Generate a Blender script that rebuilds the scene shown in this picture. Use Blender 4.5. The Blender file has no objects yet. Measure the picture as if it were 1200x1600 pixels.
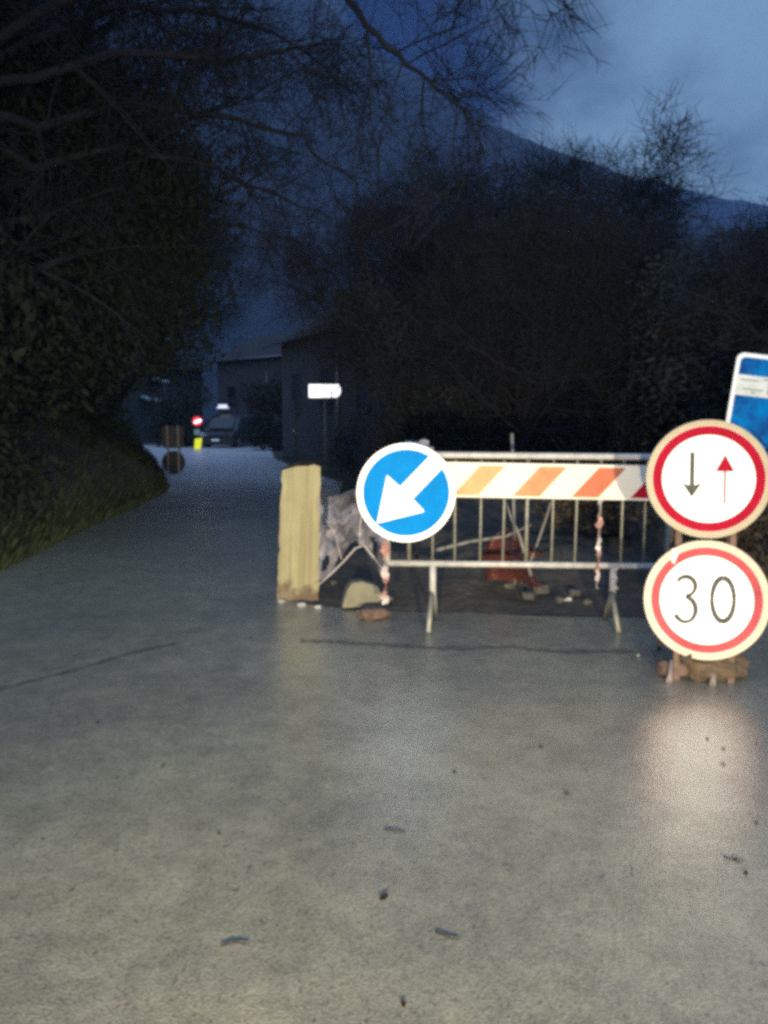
import bpy, math, random
from mathutils import Vector, Matrix, Euler, noise as mnoise
R = math.radians
S = bpy.context.scene
COL = S.collection
rnd = random.Random(7)

# ---------------------------------------------------------------- camera
CAM_Z, PITCH = 1.3, R(6.65)
cam_d = bpy.data.cameras.new('camera')
cam = bpy.data.objects.new('camera', cam_d)
COL.objects.link(cam)
cam.location = (0, 0, CAM_Z)
cam.rotation_euler = (R(90) - PITCH, 0, 0)
cam_d.sensor_fit = 'VERTICAL'
cam_d.sensor_height = 36
cam_d.lens = 27.0
cam_d.clip_end = 6000
cam_d.clip_start = 0.05
S.camera = cam
S.cycles.filter_width = 3.7
S.cycles.use_denoising = False
S.cycles.max_bounces = 6
S.cycles.transparent_max_bounces = 12
S.cycles.sample_clamp_indirect = 1.5
S.cycles.sample_clamp_direct = 4
S.view_settings.view_transform = 'Standard'
S.view_settings.look = 'None'
S.view_settings.gamma = 1
S.view_settings.exposure = 0.0

# ---------------------------------------------------------------- dusk sky
world = bpy.data.worlds.new('World')
S.world = world
world.use_nodes = True
wt = world.node_tree
wt.nodes.clear()
def wn(t, **k):
    n = wt.nodes.new(t)
    for a, b in k.items(): setattr(n, a, b)
    return n
sky = wn('ShaderNodeTexSky', sky_type='NISHITA', sun_disc=False)
sky.sun_elevation = R(-3.0)
sky.sun_rotation = R(200)
tc = wn('ShaderNodeTexCoord')
mp = wn('ShaderNodeMapping'); mp.inputs['Scale'].default_value = (1, 1, 1.5); mp.inputs['Location'].default_value = (4.3, 2.2, 1.4)
nz = wn('ShaderNodeTexNoise'); nz.inputs['Scale'].default_value = 3.4
nz.inputs['Detail'].default_value = 6; nz.inputs['Roughness'].default_value = .55
nz.inputs['Distortion'].default_value = .0
dotn = wn('ShaderNodeVectorMath', operation='DOT_PRODUCT')
CLOUD_DIR = Vector((.43, .80, .44)).normalized()
dotn.inputs[1].default_value = CLOUD_DIR
dm = wn('ShaderNodeMapRange'); dm.interpolation_type = 'SMOOTHSTEP'
dm.inputs['From Min'].default_value = .90; dm.inputs['From Max'].default_value = .992
dm.inputs['To Min'].default_value = -.12; dm.inputs['To Max'].default_value = .34
addn = wn('ShaderNodeMath', operation='ADD')
cr = wn('ShaderNodeMapRange'); cr.interpolation_type = 'SMOOTHSTEP'
cr.inputs['From Min'].default_value = .40; cr.inputs['From Max'].default_value = .95
skm = wn('ShaderNodeMix', data_type='RGBA', blend_type='MULTIPLY')
skm.inputs['Factor'].default_value = 1
mix = wn('ShaderNodeMix', data_type='RGBA')
bg = wn('ShaderNodeBackground')
out = wn('ShaderNodeOutputWorld')
L = wt.links.new
L(tc.outputs['Generated'], mp.inputs['Vector']); L(mp.outputs['Vector'], nz.inputs['Vector'])
L(tc.outputs['Generated'], dotn.inputs[0]); L(dotn.outputs['Value'], dm.inputs['Value'])
nzc = wn('ShaderNodeMath', operation='MULTIPLY_ADD'); nzc.inputs[1].default_value = 1.5; nzc.inputs[2].default_value = -.25
L(nz.outputs['Fac'], nzc.inputs[0]); L(nzc.outputs[0], addn.inputs[0]); L(dm.outputs['Result'], addn.inputs[1])
L(addn.outputs[0], cr.inputs['Value'])
skm.inputs[7].default_value = (1.0, 1.85, 5.4, 1)
L(sky.outputs['Color'], skm.inputs[6]); L(skm.outputs[2], mix.inputs[6])
# the cloud deck is still lit from the west, behind the camera, and overhead
sxyz = wn('ShaderNodeSeparateXYZ'); L(tc.outputs['Generated'], sxyz.inputs[0])
west = wn('ShaderNodeMapRange'); west.interpolation_type = 'SMOOTHSTEP'
west.inputs['From Min'].default_value = .62; west.inputs['From Max'].default_value = -.1
west.inputs['To Min'].default_value = 0.0; west.inputs['To Max'].default_value = 1.0
L(sxyz.outputs['Y'], west.inputs['Value'])
mix.inputs[7].default_value = (2.2, 3.7, 5.3, 1)      # pale rain cloud
L(cr.outputs['Result'], mix.inputs[0])
wmix = wn('ShaderNodeMix', data_type='RGBA')
wmix.inputs[7].default_value = (5.8, 8.6, 14.0, 1)     # bright evening overcast overhead and to the west
L(west.outputs['Result'], wmix.inputs[0]); L(mix.outputs[2], wmix.inputs[6])
L(wmix.outputs[2], bg.inputs['Color'])
bg.inputs['Strength'].default_value = .10
L(bg.outputs['Background'], out.inputs['Surface'])

# ---------------------------------------------------------------- the headlights of the car the picture is taken from
def headlight(x, energy, yaw):
    ld = bpy.data.lights.new('headlight_beam', 'SPOT')
    ld.energy = energy
    ld.color = (1.0, .85, .57)
    ld.spot_size = R(74); ld.spot_blend = 1.0
    ld.shadow_soft_size = .07
    o = bpy.data.objects.new('headlight_beam', ld)
    COL.objects.link(o)
    o.location = (x, -2.6, .8)
    o.rotation_euler = (R(90 - 6), 0, R(yaw))
headlight(-.55, 3050, 7); headlight(.75, 3050, -4)

# ---------------------------------------------------------------- helpers
CP, SP = math.cos(PITCH), math.sin(PITCH)
def ray(px, py):
    u, v = (px - 600) / 1200, (800 - py) / 1200
    return Vector((u, CP + v * SP, -SP + v * CP))
def at(px, py, Y):
    d = ray(px, py)
    return Vector((0, 0, CAM_Z)) + d * (Y / d.y)
def gr(px, py):
    d = ray(px, py)
    p = Vector((0, 0, CAM_Z)) + d * (CAM_Z / -d.z)
    p.z = 0
    return p

class MB:
    def __init__(self):
        self.v, self.f, self.m, self.s = [], [], [], []
    def face(self, idx, m=0, s=False):
        self.f.append(idx); self.m.append(m); self.s.append(s)
    def box(self, c, size, rot=None, m=0):
        b = len(self.v)
        M = Euler(rot).to_matrix() if rot else Matrix.Identity(3)
        c = Vector(c)
        for dx in (-.5, .5):
            for dy in (-.5, .5):
                for dz in (-.5, .5):
                    self.v.append(c + M @ Vector((dx * size[0], dy * size[1], dz * size[2])))
        for q in ((0,1,3,2),(4,6,7,5),(0,4,5,1),(2,3,7,6),(0,2,6,4),(1,5,7,3)):
            self.face(tuple(b + i for i in q), m)
        return self
    def tube(self, pts, rad, n=6, m=0, cap=True, smooth=True):
        pts = [Vector(p) for p in pts]
        if not isinstance(rad, (list, tuple)): rad = [rad] * len(pts)
        b = len(self.v); N = len(pts)
        a = None
        for i, p in enumerate(pts):
            t = (pts[min(i + 1, N - 1)] - pts[max(i - 1, 0)])
            t = t.normalized() if t.length > 1e-9 else Vector((0, 0, 1))
            if a is None:
                a = t.cross(Vector((0, 0, 1)) if abs(t.z) < .9 else Vector((1, 0, 0))).normalized()
            else:
                a = (a - t * a.dot(t))
                a = a.normalized() if a.length > 1e-6 else t.orthogonal().normalized()
            c = t.cross(a)
            for k in range(n):
                w = 2 * math.pi * k / n
                self.v.append(p + (a * math.cos(w) + c * math.sin(w)) * rad[i])
        for i in range(N - 1):
            for k in range(n):
                k2 = (k + 1) % n
                self.face((b + i*n + k, b + i*n + k2, b + (i+1)*n + k2, b + (i+1)*n + k), m, smooth)
        if cap:
            self.face(tuple(b + k for k in reversed(range(n))), m)
            self.face(tuple(b + (N-1)*n + k for k in range(n)), m)
        return self
    def plate(self, outline, y0, y1, m=0, mside=None):
        """outline (x, z) extruded from y0 (front, towards -y) to y1"""
        b = len(self.v); n = len(outline)
        for x, z in outline: self.v.append(Vector((x, y0, z)))
        for x, z in outline: self.v.append(Vector((x, y1, z)))
        area = sum(outline[i][0]*outline[(i+1)%n][1]-outline[(i+1)%n][0]*outline[i][1] for i in range(n))
        fr = list(range(b, b+n)); bk = list(range(b+n, b+2*n))
        if area < 0: fr.reverse(); bk.reverse()
        self.face(tuple(fr), m); self.face(tuple(reversed(bk)), m if mside is None else mside)
        for i in range(n):
            j = (i+1) % n
            self.face((b+i, b+n+i, b+n+j, b+j) if area > 0 else (b+i, b+j, b+n+j, b+n+i), m if mside is None else mside)
        return self
    def ring(self, r0, r1, y0, y1, n=72, m=0, cx=0, cz=0):
        b = len(self.v)
        for k in range(n):
            w = 2*math.pi*k/n
            for r, y in ((r0,y0),(r1,y0),(r1,y1),(r0,y1)):
                self.v.append(Vector((cx+r*math.cos(w), y, cz+r*math.sin(w))))
        for k in range(n):
            a, c = b+4*k, b+4*((k+1)%n)
            for q in range(4):
                q2 = (q+1)%4
                self.face((a+q, a+q2, c+q2, c+q), m)
        return self
    def strip(self, pts, w, y0, y1, m=0):
        """flat stroke of width w following (x, z) points"""
        pts = [Vector((p[0], p[1])) for p in pts]
        l, r = [], []
        for i, p in enumerate(pts):
            t = (pts[min(i+1,len(pts)-1)] - pts[max(i-1,0)]).normalized()
            nrm = Vector((-t.y, t.x))
            ww = w[i] if isinstance(w, (list, tuple)) else w
            l.append(p + nrm*ww/2); r.append(p - nrm*ww/2)
        for i in range(len(pts)-1):
            self.plate([tuple(l[i]), tuple(r[i]), tuple(r[i+1]), tuple(l[i+1])], y0, y1, m)
        return self
    def build(self, name, mats, parent=None, loc=None):
        me = bpy.data.meshes.new(name)
        me.from_pydata([tuple(v) for v in self.v], [], self.f)
        for m in (mats if isinstance(mats, (list, tuple)) else [mats]): me.materials.append(m)
        me.polygons.foreach_set('material_index', self.m)
        me.polygons.foreach_set('use_smooth', self.s)
        me.update()
        o = bpy.data.objects.new(name, me)
        COL.objects.link(o)
        if parent: o.parent = parent
        if loc is not None: o.location = loc
        return o

def circ(r, n=72, cx=0, cz=0):
    return [(cx + r*math.cos(2*math.pi*k/n), cz + r*math.sin(2*math.pi*k/n)) for k in range(n)]
def tag(o, label=None, cat=None, group=None, kind=None):
    if label: o['label'] = label
    if cat: o['category'] = cat
    if group: o['group'] = group
    if kind: o['kind'] = kind
    return o
def thing(name, label, cat, loc=(0,0,0), rot=(0,0,0), group=None):
    o = bpy.data.objects.new(name, None)
    COL.objects.link(o)
    o.location = loc; o.rotation_euler = rot
    o.empty_display_size = .2
    return tag(o, label, cat, group)
def copy_tree(o, parent=None):
    c = o.copy(); COL.objects.link(c); c.parent = parent
    for ch in o.children: copy_tree(ch, c)
    return c

# ---------------------------------------------------------------- materials
def mat(name, col, rough=.7, scale=8, var=.25, col2=None, bump=0, bscale=None, metal=0, spec=.5, detail=5):
    m = bpy.data.materials.new(name); m.use_nodes = True
    nt = m.node_tree; p = nt.nodes['Principled BSDF']
    p.inputs['Roughness'].default_value = rough
    p.inputs['Metallic'].default_value = metal
    p.inputs['Specular IOR Level'].default_value = spec
    t = nt.nodes.new('ShaderNodeTexCoord')
    n = nt.nodes.new('ShaderNodeTexNoise')
    n.inputs['Scale'].default_value = scale; n.inputs['Detail'].default_value = detail
    n.inputs['Roughness'].default_value = .65
    nt.links.new(t.outputs['Object'], n.inputs['Vector'])
    mr = nt.nodes.new('ShaderNodeMapRange')
    mr.inputs['From Min'].default_value = .3; mr.inputs['From Max'].default_value = .7
    nt.links.new(n.outputs['Fac'], mr.inputs['Value'])
    mx = nt.nodes.new('ShaderNodeMix'); mx.data_type = 'RGBA'
    c2 = col2 or tuple(c * (1 - var) for c in col)
    c1 = col if col2 else tuple(min(1, c * (1 + var)) for c in col)
    mx.inputs[6].default_value = (*c1, 1); mx.inputs[7].default_value = (*c2, 1)
    nt.links.new(mr.outputs['Result'], mx.inputs[0])
    nt.links.new(mx.outputs[2], p.inputs['Base Color'])
    if bump:
        nb = nt.nodes.new('ShaderNodeTexNoise'); nb.inputs['Scale'].default_value = bscale or scale*4
        nb.inputs['Detail'].default_value = 6
        nt.links.new(t.outputs['Object'], nb.inputs['Vector'])
        b = nt.nodes.new('ShaderNodeBump'); b.inputs['Strength'].default_value = bump
        b.inputs['Distance'].default_value = .02
        nt.links.new(nb.outputs['Fac'], b.inputs['Height'])
        nt.links.new(b.outputs['Normal'], p.inputs['Normal'])
    return m

def asphalt(name, c1, c2, r0, r1, wetspec=.5, coat=0):
    m = bpy.data.materials.new(name); m.use_nodes = True
    nt = m.node_tree; p = nt.nodes['Principled BSDF']; l = nt.links.new
    t = nt.nodes.new('ShaderNodeTexCoord')
    big = nt.nodes.new('ShaderNodeTexNoise'); big.inputs['Scale'].default_value = .75; big.inputs['Detail'].default_value = 5
    med = nt.nodes.new('ShaderNodeTexNoise'); med.inputs['Scale'].default_value = 9; med.inputs['Detail'].default_value = 8
    med.inputs['Roughness'].default_value = .75
    fine = nt.nodes.new('ShaderNodeTexVoronoi'); fine.inputs['Scale'].default_value = 150
    for n in (big, med, fine): l(t.outputs['Object'], n.inputs['Vector'])
    a = nt.nodes.new('ShaderNodeMath'); a.operation = 'MULTIPLY_ADD'; a.inputs[1].default_value = .62
    l(big.outputs['Fac'], a.inputs[0])
    a2 = nt.nodes.new('ShaderNodeMath'); a2.operation = 'MULTIPLY'; a2.inputs[1].default_value = .5
    l(med.outputs['Fac'], a2.inputs[0]); l(a2.outputs[0], a.inputs[2])
    mr = nt.nodes.new('ShaderNodeMapRange'); mr.inputs['From Min'].default_value = .40; mr.inputs['From Max'].default_value = .68
    l(a.outputs[0], mr.inputs['Value'])
    mx = nt.nodes.new('ShaderNodeMix'); mx.data_type = 'RGBA'
    mx.inputs[6].default_value = (*c1, 1); mx.inputs[7].default_value = (*c2, 1)
    l(mr.outputs['Result'], mx.inputs[0])
    sp = nt.nodes.new('ShaderNodeMix'); sp.data_type = 'RGBA'; sp.blend_type = 'MULTIPLY'
    sp.inputs[0].default_value = .6
    l(mx.outputs[2], sp.inputs[6]); l(fine.outputs['Color'], sp.inputs[7])
    hs = nt.nodes.new('ShaderNodeHueSaturation'); hs.inputs['Saturation'].default_value = .12
    l(fine.outputs['Color'], hs.inputs['Color']); l(hs.outputs['Color'], sp.inputs[7])
    # worn, dirty blotches and small dark pits
    bl = nt.nodes.new('ShaderNodeTexNoise'); bl.inputs['Scale'].default_value = 5; bl.inputs['Detail'].default_value = 9; bl.inputs['Roughness'].default_value = .7
    mpz = nt.nodes.new('ShaderNodeMapping'); mpz.inputs['Scale'].default_value = (.9, .9, 1); mpz.inputs['Location'].default_value = (3.1, 1.7, 0)
    l(t.outputs['Object'], mpz.inputs['Vector']); l(mpz.outputs['Vector'], bl.inputs['Vector'])
    blr = nt.nodes.new('ShaderNodeMapRange'); blr.inputs['From Min'].default_value = .42; blr.inputs['From Max'].default_value = .66
    blr.inputs['To Min'].default_value = 1.05; blr.inputs['To Max'].default_value = .80
    l(bl.outputs['Fac'], blr.inputs['Value'])
    pit = nt.nodes.new('ShaderNodeTexNoise'); pit.inputs['Scale'].default_value = 34; pit.inputs['Detail'].default_value = 3
    l(mpz.outputs['Vector'], pit.inputs['Vector'])
    ptr = nt.nodes.new('ShaderNodeMapRange'); ptr.inputs['From Min'].default_value = .66; ptr.inputs['From Max'].default_value = .74
    ptr.inputs['To Min'].default_value = 1.0; ptr.inputs['To Max'].default_value = .45
    l(pit.outputs['Fac'], ptr.inputs['Value'])
    mm = nt.nodes.new('ShaderNodeMath'); mm.operation = 'MULTIPLY'; l(blr.outputs['Result'], mm.inputs[0]); l(ptr.outputs['Result'], mm.inputs[1])
    fin = nt.nodes.new('ShaderNodeVectorMath'); fin.operation = 'SCALE'
    l(sp.outputs[2], fin.inputs[0]); l(mm.outputs[0], fin.inputs['Scale'])
    l(fin.outputs[0], p.inputs['Base Color'])
    if coat:   # glossier patch added before the sign stand to brighten its reflection; damp film elsewhere
        vd = nt.nodes.new('ShaderNodeVectorMath'); vd.operation = 'SUBTRACT'; vd.inputs[1].default_value = (1.42, 2.75, 0)
        l(t.outputs['Object'], vd.inputs[0])
        vs = nt.nodes.new('ShaderNodeVectorMath'); vs.operation = 'MULTIPLY'; vs.inputs[1].default_value = (1.2, .75, 0)
        l(vd.outputs[0], vs.inputs[0])
        vl = nt.nodes.new('ShaderNodeVectorMath'); vl.operation = 'LENGTH'; l(vs.outputs[0], vl.inputs[0])
        va = nt.nodes.new('ShaderNodeMath'); va.operation = 'MULTIPLY_ADD'; va.inputs[1].default_value = .9
        l(bl.outputs['Fac'], va.inputs[0]); l(vl.outputs['Value'], va.inputs[2])
        wet = nt.nodes.new('ShaderNodeMapRange'); wet.interpolation_type = 'SMOOTHSTEP'  # mask of the added glossier patch, not standing water
        wet.inputs['From Min'].default_value = 1.5; wet.inputs['From Max'].default_value = .75
        l(va.outputs[0], wet.inputs['Value'])
        cw = nt.nodes.new('ShaderNodeMapRange'); cw.inputs['To Min'].default_value = coat*.45; cw.inputs['To Max'].default_value = 1
        cro = nt.nodes.new('ShaderNodeMapRange'); cro.inputs['To Min'].default_value = .30; cro.inputs['To Max'].default_value = .13
        l(wet.outputs['Result'], cw.inputs['Value']); l(wet.outputs['Result'], cro.inputs['Value'])
        l(cw.outputs['Result'], p.inputs['Coat Weight']); l(cro.outputs['Result'], p.inputs['Coat Roughness'])
    rr = nt.nodes.new('ShaderNodeMapRange'); rr.inputs['From Min'].default_value = .35; rr.inputs['From Max'].default_value = .65
    rr.inputs['To Min'].default_value = r0; rr.inputs['To Max'].default_value = r1
    l(big.outputs['Fac'], rr.inputs['Value']); l(rr.outputs['Result'], p.inputs['Roughness'])
    p.inputs['Specular IOR Level'].default_value = wetspec
    p.inputs['Coat Weight'].default_value = coat; p.inputs['Coat Roughness'].default_value = .19; p.inputs['Coat IOR'].default_value = 1.7
    b = nt.nodes.new('ShaderNodeBump'); b.inputs['Strength'].default_value = .20; b.inputs['Distance'].default_value = .004
    ad = nt.nodes.new('ShaderNodeMath'); ad.operation = 'ADD'
    mh = nt.nodes.new('ShaderNodeMath'); mh.operation = 'MULTIPLY'; mh.inputs[1].default_value = .10; l(med.outputs['Fac'], mh.inputs[0])
    l(fine.outputs['Distance'], ad.inputs[0]); l(mh.outputs[0], ad.inputs[1])
    l(ad.outputs[0], b.inputs['Height']); l(b.outputs['Normal'], p.inputs['Normal']); l(b.outputs['Normal'], p.inputs['Coat Normal'])
    return m

M_ASPH = asphalt('wet_asphalt', (.29, .276, .195), (.155, .15, .122), .26, .40, .7, 1.0)
M_ROADSHEEN = asphalt('painted_sky_sheen', (.62, .63, .64), (.5, .51, .52), .3, .5)
def fade_near(m, y0, y1):
    nt = m.node_tree; l = nt.links.new; p = nt.nodes['Principled BSDF']; t = nt.nodes['Texture Coordinate']
    sx = nt.nodes.new('ShaderNodeSeparateXYZ'); l(t.outputs['Object'], sx.inputs[0])
    n = nt.nodes.new('ShaderNodeTexNoise'); n.inputs['Scale'].default_value = .9; n.inputs['Detail'].default_value = 8; l(t.outputs['Object'], n.inputs['Vector'])
    ma = nt.nodes.new('ShaderNodeMath'); ma.operation = 'MULTIPLY_ADD'; ma.inputs[1].default_value = 5.0
    l(n.outputs['Fac'], ma.inputs[0]); l(sx.outputs['Y'], ma.inputs[2])
    mr = nt.nodes.new('ShaderNodeMapRange'); mr.interpolation_type = 'SMOOTHSTEP'
    mr.inputs['From Min'].default_value = y0+2.5; mr.inputs['From Max'].default_value = y1+2.5
    l(ma.outputs[0], mr.inputs['Value']); l(mr.outputs['Result'], p.inputs['Alpha'])
fade_near(M_ROADSHEEN, 11.0, 18.5)      # sky sheen on the wet far road put into a pale colour, fading nearer
M_TAR = mat('tar', (.085, .083, .072), .4, 20, .3, bump=.2)
M_SOIL = mat('dark_soil', (.055, .046, .034), .9, 7, .5, col2=(.010, .010, .009), bump=1.0, bscale=18, detail=9)
M_GROUND = mat('field_soil', (.02, .02, .013), .95, 2, .4, bump=.5)
M_FOREST = mat('wooded_slope', (.019, .026, .033), .95, .03, .4, col2=(.010, .015, .022), bump=.6, bscale=.1)
M_BARK = mat('dark_bark', (.011, .010, .010), .95, 12, .35, bump=.5, spec=.08)
M_TWIG = mat('twig', (.018, .018, .020), .95, 10, .3, spec=.08)
M_LEAF = mat('dark_ivy_leaf', (.010, .014, .008), .8, 3, .4, spec=.05)
M_LEAF2 = mat('evergreen_leaf', (.024, .027, .025), .8, 3, .4, spec=.05)
M_DRY = mat('dry_bramble_leaf', (.05, .036, .02), .8, 3, .5, spec=.2)
M_GRASS = mat('verge_grass', (.026, .033, .010), .8, 2, .4, spec=.2)
M_WHITE = mat('white_sheeting', (.84, .83, .79), .5, 14, .04, spec=.02)
M_RED = mat('red_sheeting', (.24, .005, .018), .5, 10, .15, spec=.02)
M_PINK = mat('glare_pinked_red', (.31, .055, .06), .5, 7, .2, spec=.02)  # red paled to pink, headlight glare put into the colour
M_BLUE = mat('blue_sheeting', (.0, .13, .36), .5, 10, .12, spec=.02)
M_BLACK = mat('black_sheeting', (.02, .02, .018), .6, 10, .2, spec=.02)
M_GREYINK = mat('glare_greyed_black', (.06, .06, .055), .6, 20, .35, spec=.02)  # black lifted to grey, glare put into the ink colour
M_BACK = mat('grey_sign_back', (.12, .12, .125), .5, 9, .25, metal=.3)
M_BROWNBACK = mat('rusty_sign_back', (.02, .017, .016), .7, 9, .35)
M_GALV = mat('galvanised_steel', (.20, .20, .17), .5, 20, .3, col2=(.11, .10, .075), metal=.2)
M_RAIL = mat('painted_steel', (.30, .29, .27), .5, 20, .25)
M_STAND = mat('rusty_stand', (.09, .055, .04), .8, 20, .4, bump=.3)
M_ORANGE1 = mat('glare_tan_stripe', (.36, .24, .12), .5, 10, .15, spec=.02)  # stripe reds paled unequally, overexposure put into their colours
M_ORANGE2 = mat('glare_pale_orange_stripe', (.36, .18, .09), .5, 10, .2, spec=.02)
M_ORANGE3 = mat('glare_orange_stripe', (.36, .11, .06), .5, 10, .2, spec=.02)
M_TAPE_W = mat('white_tape', (.33, .29, .275), .4, 14, .15)
M_TAPE_R = mat('red_tape', (.27, .14, .12), .4, 14, .2)
M_STONE = mat('tan_stone', (.13, .12, .08), .85, 9, .25, bump=.5)
M_RUBBLE = mat('grey_stone', (.055, .052, .043), .9, 9, .4, bump=.6)
M_LITTER = mat('white_litter', (.28, .27, .25), .5, 10, .1)
M_NETRED = mat('orange_netting', (.08, .018, .012), .6, 9, .4)
M_WOODPALE = mat('grey_wood', (.13, .125, .11), .8, 12, .3)
M_DEADLEAF = mat('wet_dead_leaf', (.022, .014, .009), .9, 10, .4, spec=.08)
M_CARPAINT = mat('dark_car_paint', (.012, .014, .02), .25, 5, .1)
M_GLASS = mat('dark_glass', (.012, .014, .018), .08, 5, .05)
M_RUBBER = mat('rubber', (.015, .015, .015), .8, 9, .2)
M_CHROME = mat('bright_trim', (.6, .6, .62), .15, 9, .1, metal=1)
M_PLASTER = mat('old_plaster', (.026, .025, .028), .9, 2, .3, bump=.2)
M_PLASTER2 = mat('teal_plaster', (.012, .02, .023), .9, 2, .3)
M_ROOF = mat('roof_tile', (.015, .013, .013), .8, 6, .35, bump=.5)
M_GUTTER = mat('zinc_gutter', (.14, .15, .17), .3, 20, .3, metal=.6)
M_SHUTTER = mat('shutter', (.02,.022,.024), .6, 8, .2)
M_YELLOW = mat('yellow_sheeting', (.75, .62, .02), .5, 8, .1)
M_SACK = mat('sacking', (.075, .05, .028), .95, 25, .4, bump=.6)

def m_board():
    m = mat('weathered_yellow_board', (.20, .178, .09), .75, 5, .15)
    nt = m.node_tree; p = nt.nodes['Principled BSDF']
    t = nt.nodes['Texture Coordinate']
    mp = nt.nodes.new('ShaderNodeMapping'); mp.inputs['Scale'].default_value = (34, 34, 1.1)
    n = nt.nodes.new('ShaderNodeTexNoise'); n.inputs['Scale'].default_value = 1.0; n.inputs['Detail'].default_value = 6
    nt.links.new(t.outputs['Object'], mp.inputs['Vector']); nt.links.new(mp.outputs['Vector'], n.inputs['Vector'])
    mx = nt.nodes.new('ShaderNodeMix'); mx.data_type = 'RGBA'
    mr = nt.nodes.new('ShaderNodeMapRange'); mr.inputs['From Min'].default_value = .45; mr.inputs['From Max'].default_value = .7
    nt.links.new(n.outputs['Fac'], mr.inputs['Value']); nt.links.new(mr.outputs['Result'], mx.inputs[0])
    old = p.inputs['Base Color'].links[0].from_socket
    nt.links.new(old, mx.inputs[6]); mx.inputs[7].default_value = (.135, .112, .052, 1)
    # mud splashed up from the foot of the board
    sx = nt.nodes.new('ShaderNodeSeparateXYZ'); nt.links.new(t.outputs['Object'], sx.inputs[0])
    n2 = nt.nodes.new('ShaderNodeTexNoise'); n2.inputs['Scale'].default_value = 11
    nt.links.new(t.outputs['Object'], n2.inputs['Vector'])
    ma = nt.nodes.new('ShaderNodeMath'); ma.operation = 'MULTIPLY_ADD'; ma.inputs[1].default_value = -.42
    nt.links.new(n2.outputs['Fac'], ma.inputs[0]); nt.links.new(sx.outputs['Z'], ma.inputs[2])
    mr2 = nt.nodes.new('ShaderNodeMapRange'); mr2.inputs['From Min'].default_value = -.06; mr2.inputs['From Max'].default_value = -.16
    nt.links.new(ma.outputs[0], mr2.inputs['Value'])
    mx2 = nt.nodes.new('ShaderNodeMix'); mx2.data_type = 'RGBA'
    nt.links.new(mr2.outputs['Result'], mx2.inputs[0]); nt.links.new(mx.outputs[2], mx2.inputs[6])
    mx2.inputs[7].default_value = (.07, .045, .022, 1)
    nt.links.new(mx2.outputs[2], p.inputs['Base Color'])
    return m
M_BOARD = m_board()

def m_film(name, alpha_lo, alpha_hi, col):
    m = mat(name, col, .35, 9, .2)
    nt = m.node_tree; p = nt.nodes['Principled BSDF']; t = nt.nodes['Texture Coordinate']
    n = nt.nodes.new('ShaderNodeTexNoise'); n.inputs['Scale'].default_value = 5; n.inputs['Detail'].default_value = 7
    n.inputs['Distortion'].default_value = 1.2
    nt.links.new(t.outputs['Object'], n.inputs['Vector'])
    mr = nt.nodes.new('ShaderNodeMapRange'); mr.inputs['From Min'].default_value = .42; mr.inputs['From Max'].default_value = .72
    mr.inputs['To Min'].default_value = alpha_lo; mr.inputs['To Max'].default_value = alpha_hi
    nt.links.new(n.outputs['Fac'], mr.inputs['Value']); nt.links.new(mr.outputs['Result'], p.inputs['Alpha'])
    return m
M_FILM = m_film('clear_plastic_film', .16, .7, (.30, .28, .31))

def emit(name, col, strength):
    m = bpy.data.materials.new(name); m.use_nodes = True
    p = m.node_tree.nodes['Principled BSDF']
    p.inputs['Base Color'].default_value = (*col, 1)
    p.inputs['Emission Color'].default_value = (*col, 1)
    p.inputs['Emission Strength'].default_value = strength
    return m
M_GLOWPLATE = emit('white_sheeting_added_glow', (.95, .97, 1.0), 1.6)  # own glow in place of headlight returned by reflective sheeting
M_REDGLOW = emit('red_sheeting_added_glow', (1, .04, .06), .8)  # red, white and yellow sign parts given glow for returned headlight
M_WHITEGLOW = emit('sign_face_added_glow', (1, .98, .98), 2.0)
M_YELGLOW = emit('yellow_base_added_glow', (.75, .72, .02), .75)

# ---------------------------------------------------------------- ground, road, hills
def sheet(name, poly, z, m):
    b = MB()
    for x, y in poly: b.v.append(Vector((x, y, z)))
    b.face(tuple(range(len(poly))))
    return tag(b.build(name, m), kind='structure')

sheet('ground', [(-900,-60),(900,-60),(900,1300),(-900,1300)], -.012, M_GROUND)
def terr(name, nx, ny, fx, m):
    b = MB()
    for j in range(ny+1):
        for i in range(nx+1):
            b.v.append(Vector(fx(i/nx, j/ny)))
    for j in range(ny):
        for i in range(nx):
            a = j*(nx+1)+i
            b.face((a, a+1, a+nx+2, a+nx+1), 0, True)
    return tag(b.build(name, m), kind='structure')
# road: a wide wet forecourt of asphalt that bends away to the left
EDGE_L = [(-9.0,-6), (-7.5,1), (-5.6,4.4), (-3.45,6.7), (-3.75,9.5), (-4.1,14.2), (-5.6,19), (-8.2,27), (-11.5,36), (-15,44)]
EDGE_R = [(-6.2,44), (-5.2,36), (-3.9,28), (-2.4,22), (-.9,17), (-.75,12), (-.55,8), (-.4,6.0), (.2,5.25), (1.0,5.08), (2.1,5.0), (3.4,4.6), (4.6,3.4), (6.5,1.0), (9,-6)]
sheet('road', EDGE_L + EDGE_R, 0.0, M_ASPH)
sheet('painted_road_sheen', [(-3.7,10.5), (-4.05,14.0), (-5.5,19), (-8.1,27), (-11.4,36), (-14.8,43.8), (-6.3,43.8), (-5.3,36), (-4.0,28), (-2.55,22), (-1.05,17), (-.85,14.8), (-.7,10.5)], .004, M_ROADSHEEN)  # pale sheet standing in for sky reflected on the far road
def seam(name, pts, w):
    b = MB()
    for i, (x, y) in enumerate(pts):
        k = w * (.25 + 1.3*rnd.random()**1.5)
        b.v += [Vector((x, y-k, .004)), Vector((x, y+k, .004))]
        if i: b.face((2*i-2, 2*i, 2*i+1, 2*i-1))
    return tag(b.build(name, M_TAR), kind='structure')
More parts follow.
